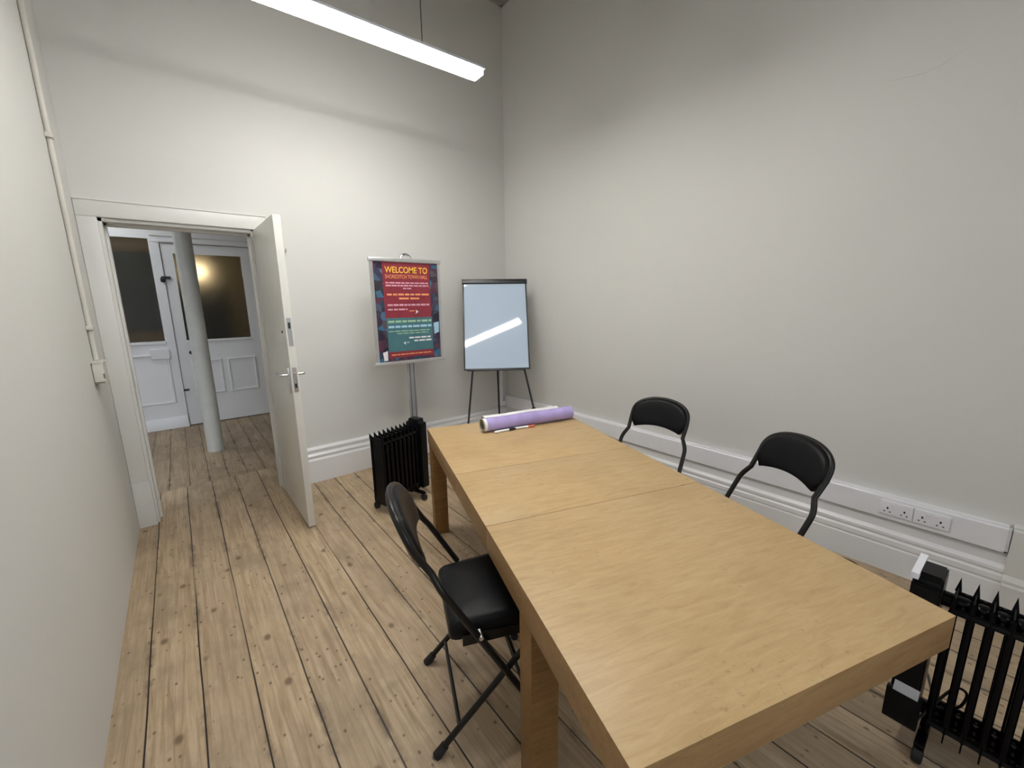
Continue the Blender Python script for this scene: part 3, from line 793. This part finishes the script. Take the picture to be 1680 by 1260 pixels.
# ------------------------------------------------------------------ poster stand
SX0, SX1, SZ0, SZ1, SY = 1.268, 1.902, 1.076, 1.962, 3.40
ST = thing('sign_stand', 'silver poster stand with a red and teal welcome sign', 'sign', Matrix.Translation(((SX0+SX1)/2, SY, 0)))
W2 = (SX1-SX0)/2
b = bm_new()
box(b, (-W2, -.011, SZ0), (-W2+.025, .009, SZ1)); box(b, (W2-.025, -.011, SZ0), (W2, .009, SZ1))
rbox(b, (-W2-.010, -.016, SZ1-.028), (W2+.010, .012, SZ1+.004), .005); rbox(b, (-W2-.010, -.016, SZ0-.004), (W2+.010, .012, SZ0+.028), .005)
obj('snap_frame', b, M['alu'], ST)
b = bm_new(); box(b, (-W2+.005, .000, SZ0+.005), (W2-.005, .007, SZ1-.005)); obj('backing_panel', b, M['alu'], ST)
b = bm_new(); tube(b, [(.045*math.cos(a), .0, SZ1+.002+.036*math.sin(a)) for a in [PI*i/16 for i in range(17)]], .010, 10); obj('top_ring', b, M['chrome'], ST)
b = bm_new(); rbox(b, (-.036, .009, .02), (.036, .033, 1.56), .006); box(b, (-.008, .005, .02), (.008, .010, SZ0-.005)); po_ = obj('pole', b, M['pole'], ST)
b = bm_new()
for gx in (-.020, .020): box(b, (gx-.004, .0075, .03), (gx+.004, .0094, SZ0-.006))
obj('pole_groove', b, M['groove'], po_)
b = bm_new(); rbox(b, (-.19, -.10, 0), (.19, .20, .018), .006); obj('base', b, M['alu'], ST)
b = bm_new(); box(b, (-W2+.024, -.0035, SZ0+.026), (W2-.024, -.0005, SZ1-.026)); po = obj('poster', b, M['collage'], ST)
PW = 2*W2-.048; PH = SZ1-SZ0-.052; PX0 = -W2+.024; PZ1 = SZ1-.026
def pbox(x0, x1, z0, z1, lay, name, mat, bm=None):
    own = bm is None
    if own: bm = bm_new()
    box(bm, (PX0+PW*x0, -.0035-.0006*lay, PZ1-PH*z1), (PX0+PW*x1, -.0030, PZ1-PH*z0))
    if own: return obj(name, bm, mat, po)
pbox(.135, .865, .0, .555, 1, 'red_panel', M['p_red']); pbox(.15, .875, .555, .900, 1, 'teal_panel', M['p_teal']); pbox(.15, .875, .900, .965, 1, 'footer_strip', M['p_red'])
def words(zc, h, x0, x1, mat, name, n, seed):
    rr = random.Random(seed); bm = bm_new(); x = x0; wd = (x1-x0)/n
    while x < x1-.01:
        w = wd*rr.uniform(.5, 1.2); e = min(x+w, x1)
        pbox(x, e, zc-h/2, zc+h/2, 2, None, None, bm); x = e+wd*.16
    obj(name, bm, mat, po)
def text(s, zc, h, x0, x1, mat, name, bold=.0):
    cu = bpy.data.curves.new('t', 'FONT'); cu.body = s; cu.align_x = 'CENTER'; cu.align_y = 'CENTER'; cu.size = 1; cu.extrude = .01; cu.offset = bold
    to = bpy.data.objects.new('t', cu); COL.objects.link(to)
    dg = bpy.context.evaluated_depsgraph_get(); me = bpy.data.meshes.new_from_object(to.evaluated_get(dg))
    bpy.data.objects.remove(to); bpy.data.curves.remove(cu)
    xs = [v.co.x for v in me.vertices]; ys = [v.co.y for v in me.vertices]
    cx, cy = (min(xs)+max(xs))/2, (min(ys)+max(ys))/2; sx = PW*(x1-x0)/(max(xs)-min(xs)); sy = PH*h/(max(ys)-min(ys))
    for v in me.vertices:
        x, y, z = v.co
        v.co = (PX0+PW*(x0+x1)/2+(x-cx)*sx, -.0050-z*.04, PZ1-PH*zc+(y-cy)*sy)
    me.materials.append(mat)
    o = bpy.data.objects.new(name, me); COL.objects.link(o); o.parent = po
text('WELCOME TO', .077, .062, .17, .83, M['p_yellow'], 'heading_text', .012)
text('SHOREDITCH TOWN HALL', .143, .038, .17, .83, M['p_orange'], 'subheading_text', .004)
words(.205, .014, .17, .84, M['p_pink'], 'text_line', 9, 1); words(.232, .014, .17, .84, M['p_pink'], 'text_line', 10, 2); words(.260, .012, .43, .58, M['p_pink'], 'text_line', 2, 3)
words(.320, .018, .18, .84, M['p_orange'], 'text_line', 6, 4); words(.360, .018, .36, .68, M['p_orange'], 'text_line', 2, 5)
words(.425, .018, .18, .84, M['p_pink'], 'text_line', 9, 6); words(.470, .016, .18, .48, M['p_pink'], 'text_line', 3, 7)
def poly(pts, mat, name):
    bm = bm_new(); vs = [(PX0+PW*x, PZ1-PH*z) for x, z in pts]
    a = [bm.verts.new((x, -.0048, z)) for x, z in vs]; c = [bm.verts.new((x, -.0032, z)) for x, z in vs]
    bm.faces.new(a); bm.faces.new(c[::-1])
    for k in range(len(a)): bm.faces.new([a[k], a[(k+1) % len(a)], c[(k+1) % len(a)], c[k]])
    obj(name, bm, mat, po)
poly([(.61, .475), (.655, .497), (.605, .52), (.618, .498)], M['p_white'], 'arrow_head')
words(.487, .010, .51, .60, M['p_orange'], 'arrow_tail', 3, 8)
words(.592, .022, .17, .86, M['p_green'], 'text_line', 6, 9); words(.645, .022, .17, .86, M['p_blue'], 'text_line', 7, 10); words(.690, .010, .17, .82, M['p_green'], 'text_line', 7, 11)
words(.715, .010, .30, .80, M['p_green'], 'text_line', 5, 16)
words(.765, .015, .48, .85, M['p_white'], 'text_line', 4, 12); words(.798, .015, .56, .85, M['p_white'], 'text_line', 3, 13)
poly([(.385, .815), (.425, .80), (.415, .815), (.425, .835)], M['p_white'], 'arrow_head'); words(.812, .008, .44, .48, M['p_white'], 'arrow_tail', 1, 14)
words(.932, .012, .19, .83, M['p_orange'], 'text_line', 9, 15)
poly([(.90, .62), (.985, .61), (.985, .72), (.905, .74)], M['p_blue'], 'photo_patch')
poly([(.06, .90), (.135, .885), (.13, .985), (.075, .985)], M['p_white'], 'photo_patch')

# ------------------------------------------------------------------ flip chart easel
TILT = math.radians(21.25); AZ = math.radians(38.7+180-4)
nrm = Vector((math.sin(AZ)*math.cos(TILT), math.cos(AZ)*math.cos(TILT), math.sin(TILT)))
upv = Vector((-math.sin(AZ)*math.sin(TILT), -math.cos(AZ)*math.sin(TILT), math.cos(TILT)))
rt = upv.cross(nrm).normalized()
cen = Vector((2.571, 3.462, 1.371))
EM = Matrix(((rt.x, -nrm.x, upv.x, cen.x), (rt.y, -nrm.y, upv.y, cen.y), (rt.z, -nrm.z, upv.z, cen.z), (0, 0, 0, 1)))   # local x right, y into the board, z up the board
fe = thing('flip_chart_easel', 'whiteboard flip chart easel standing in the corner of the room', 'easel', EM)
BW, BH = .336, .480
b = bm_new(); box(b, (-BW+.012, .001, -BH+.012), (BW-.012, .012, BH-.03)); obj('whiteboard', b, M['board'], fe)
b = bm_new()
rbox(b, (-BW, -.004, -BH), (-BW+.014, .018, BH), .003); rbox(b, (BW-.014, -.004, -BH), (BW, .018, BH), .003); rbox(b, (-BW, -.006, -BH), (BW, .018, -BH+.014), .003)
rbox(b, (-BW, .012, -BH), (BW, .020, BH), .002)
obj('frame', b, M['black_frame'], fe)
b = bm_new(); rbox(b, (-BW-.006, -.020, BH-.038), (BW+.006, .020, BH+.008), .006, 3); obj('clamp_bar', b, M['black_frame'], fe)
b = bm_new(); rbox(b, (-BW+.03, -.014, -BH-.010), (BW-.06, .018, -BH+.004), .003); obj('pen_tray', b, M['black_frame'], fe)
EI = EM.inverted()
def leg_path(a, bb): return [EI @ Vector(a), EI @ Vector(bb)]
def in_board(x, z, y=.018): return EM @ Vector((x, y, z))
for s, top, bot in ((-1, (-.245, -BH+.05), (-.348, None)), (1, (.27, -BH+.05), (.462, None))):
    a = in_board(top[0], top[1], .03); zl = (0-cen.z)/upv.z
    e = in_board(bot[0], zl, .03); e.z = .006
    b = bm_new(); P = leg_path(in_board(top[0]*.9, BH*.7, .03), a); Q = leg_path(a, e)
    tube(b, [P[0], Q[0], Q[1]], [.0105, .0105, .0095], 10); lg = obj('leg', b, M['black_frame'], fe)
    m = Q[0].lerp(Q[1], .455 if s > 0 else .6)
    b = bm_new(); dd = (Q[1]-Q[0]).normalized(); tube(b, [m-dd*.022, m+dd*.022], .019, 12); obj('leg_clamp', b, M['rubber'], lg)
    b = bm_new(); tube(b, [Q[1]-dd*.03, Q[1]], [.012, .015], 10); obj('foot', b, M['rubber'], lg)
b = bm_new()
P = leg_path(in_board(0.0, BH*.78, .03), (2.72, 3.62, .006)); tube(b, P, .0105, 10); lg = obj('leg', b, M['black_frame'], fe)
b = bm_new(); dd = (P[1]-P[0]).normalized(); tube(b, [P[1]-dd*.03, P[1]], [.012, .015], 10); obj('foot', b, M['rubber'], lg)

# ------------------------------------------------------------------ camera, sky, view
A0 = Vector((0.77866681, -0.62731087, -0.01261249)); A1 = Vector((-0.13278407, -0.14510897, -0.98046508)); A2 = Vector((0.61322622, 0.76513035, -0.19628843))
cd_ = bpy.data.cameras.new('camera'); cam = bpy.data.objects.new('camera', cd_); COL.objects.link(cam)
cd_.sensor_fit = 'HORIZONTAL'; cd_.sensor_width = 36; cd_.lens = 677.3/1680*36; cd_.clip_start = .02
cam.matrix_world = Matrix(((A0.x, -A1.x, -A2.x, 0), (A0.y, -A1.y, -A2.y, 0), (A0.z, -A1.z, -A2.z, 1.6), (0, 0, 0, 1)))
scene.camera = cam

wd = bpy.data.worlds.new('sky'); scene.world = wd; wd.use_nodes = True
nt = wd.node_tree; nt.nodes.clear(); b = NB(nt)
bg = b.n('ShaderNodeBackground')
gz = b.xyz(b.n('ShaderNodeTexCoord').outputs['Generated'])[2]
b.link(b.ramp(b.smooth(gz, -.02, .10), [(0, (.16, .16, .155)), (1, (.82, .90, 1.0))]), bg.inputs[0]); bg.inputs[1].default_value = 2.5
wo = b.n('ShaderNodeOutputWorld'); b.link(bg.outputs[0], wo.inputs[0])

vs = scene.view_settings
scene.display_settings.display_device = 'sRGB'
vs.view_transform = 'Standard'; vs.look = 'None'; vs.gamma = 1.0; vs.use_curve_mapping = False
vs.exposure = 0.52
scene.cycles.max_bounces = 10; scene.cycles.diffuse_bounces = 6
scene.cycles.sample_clamp_indirect = 8
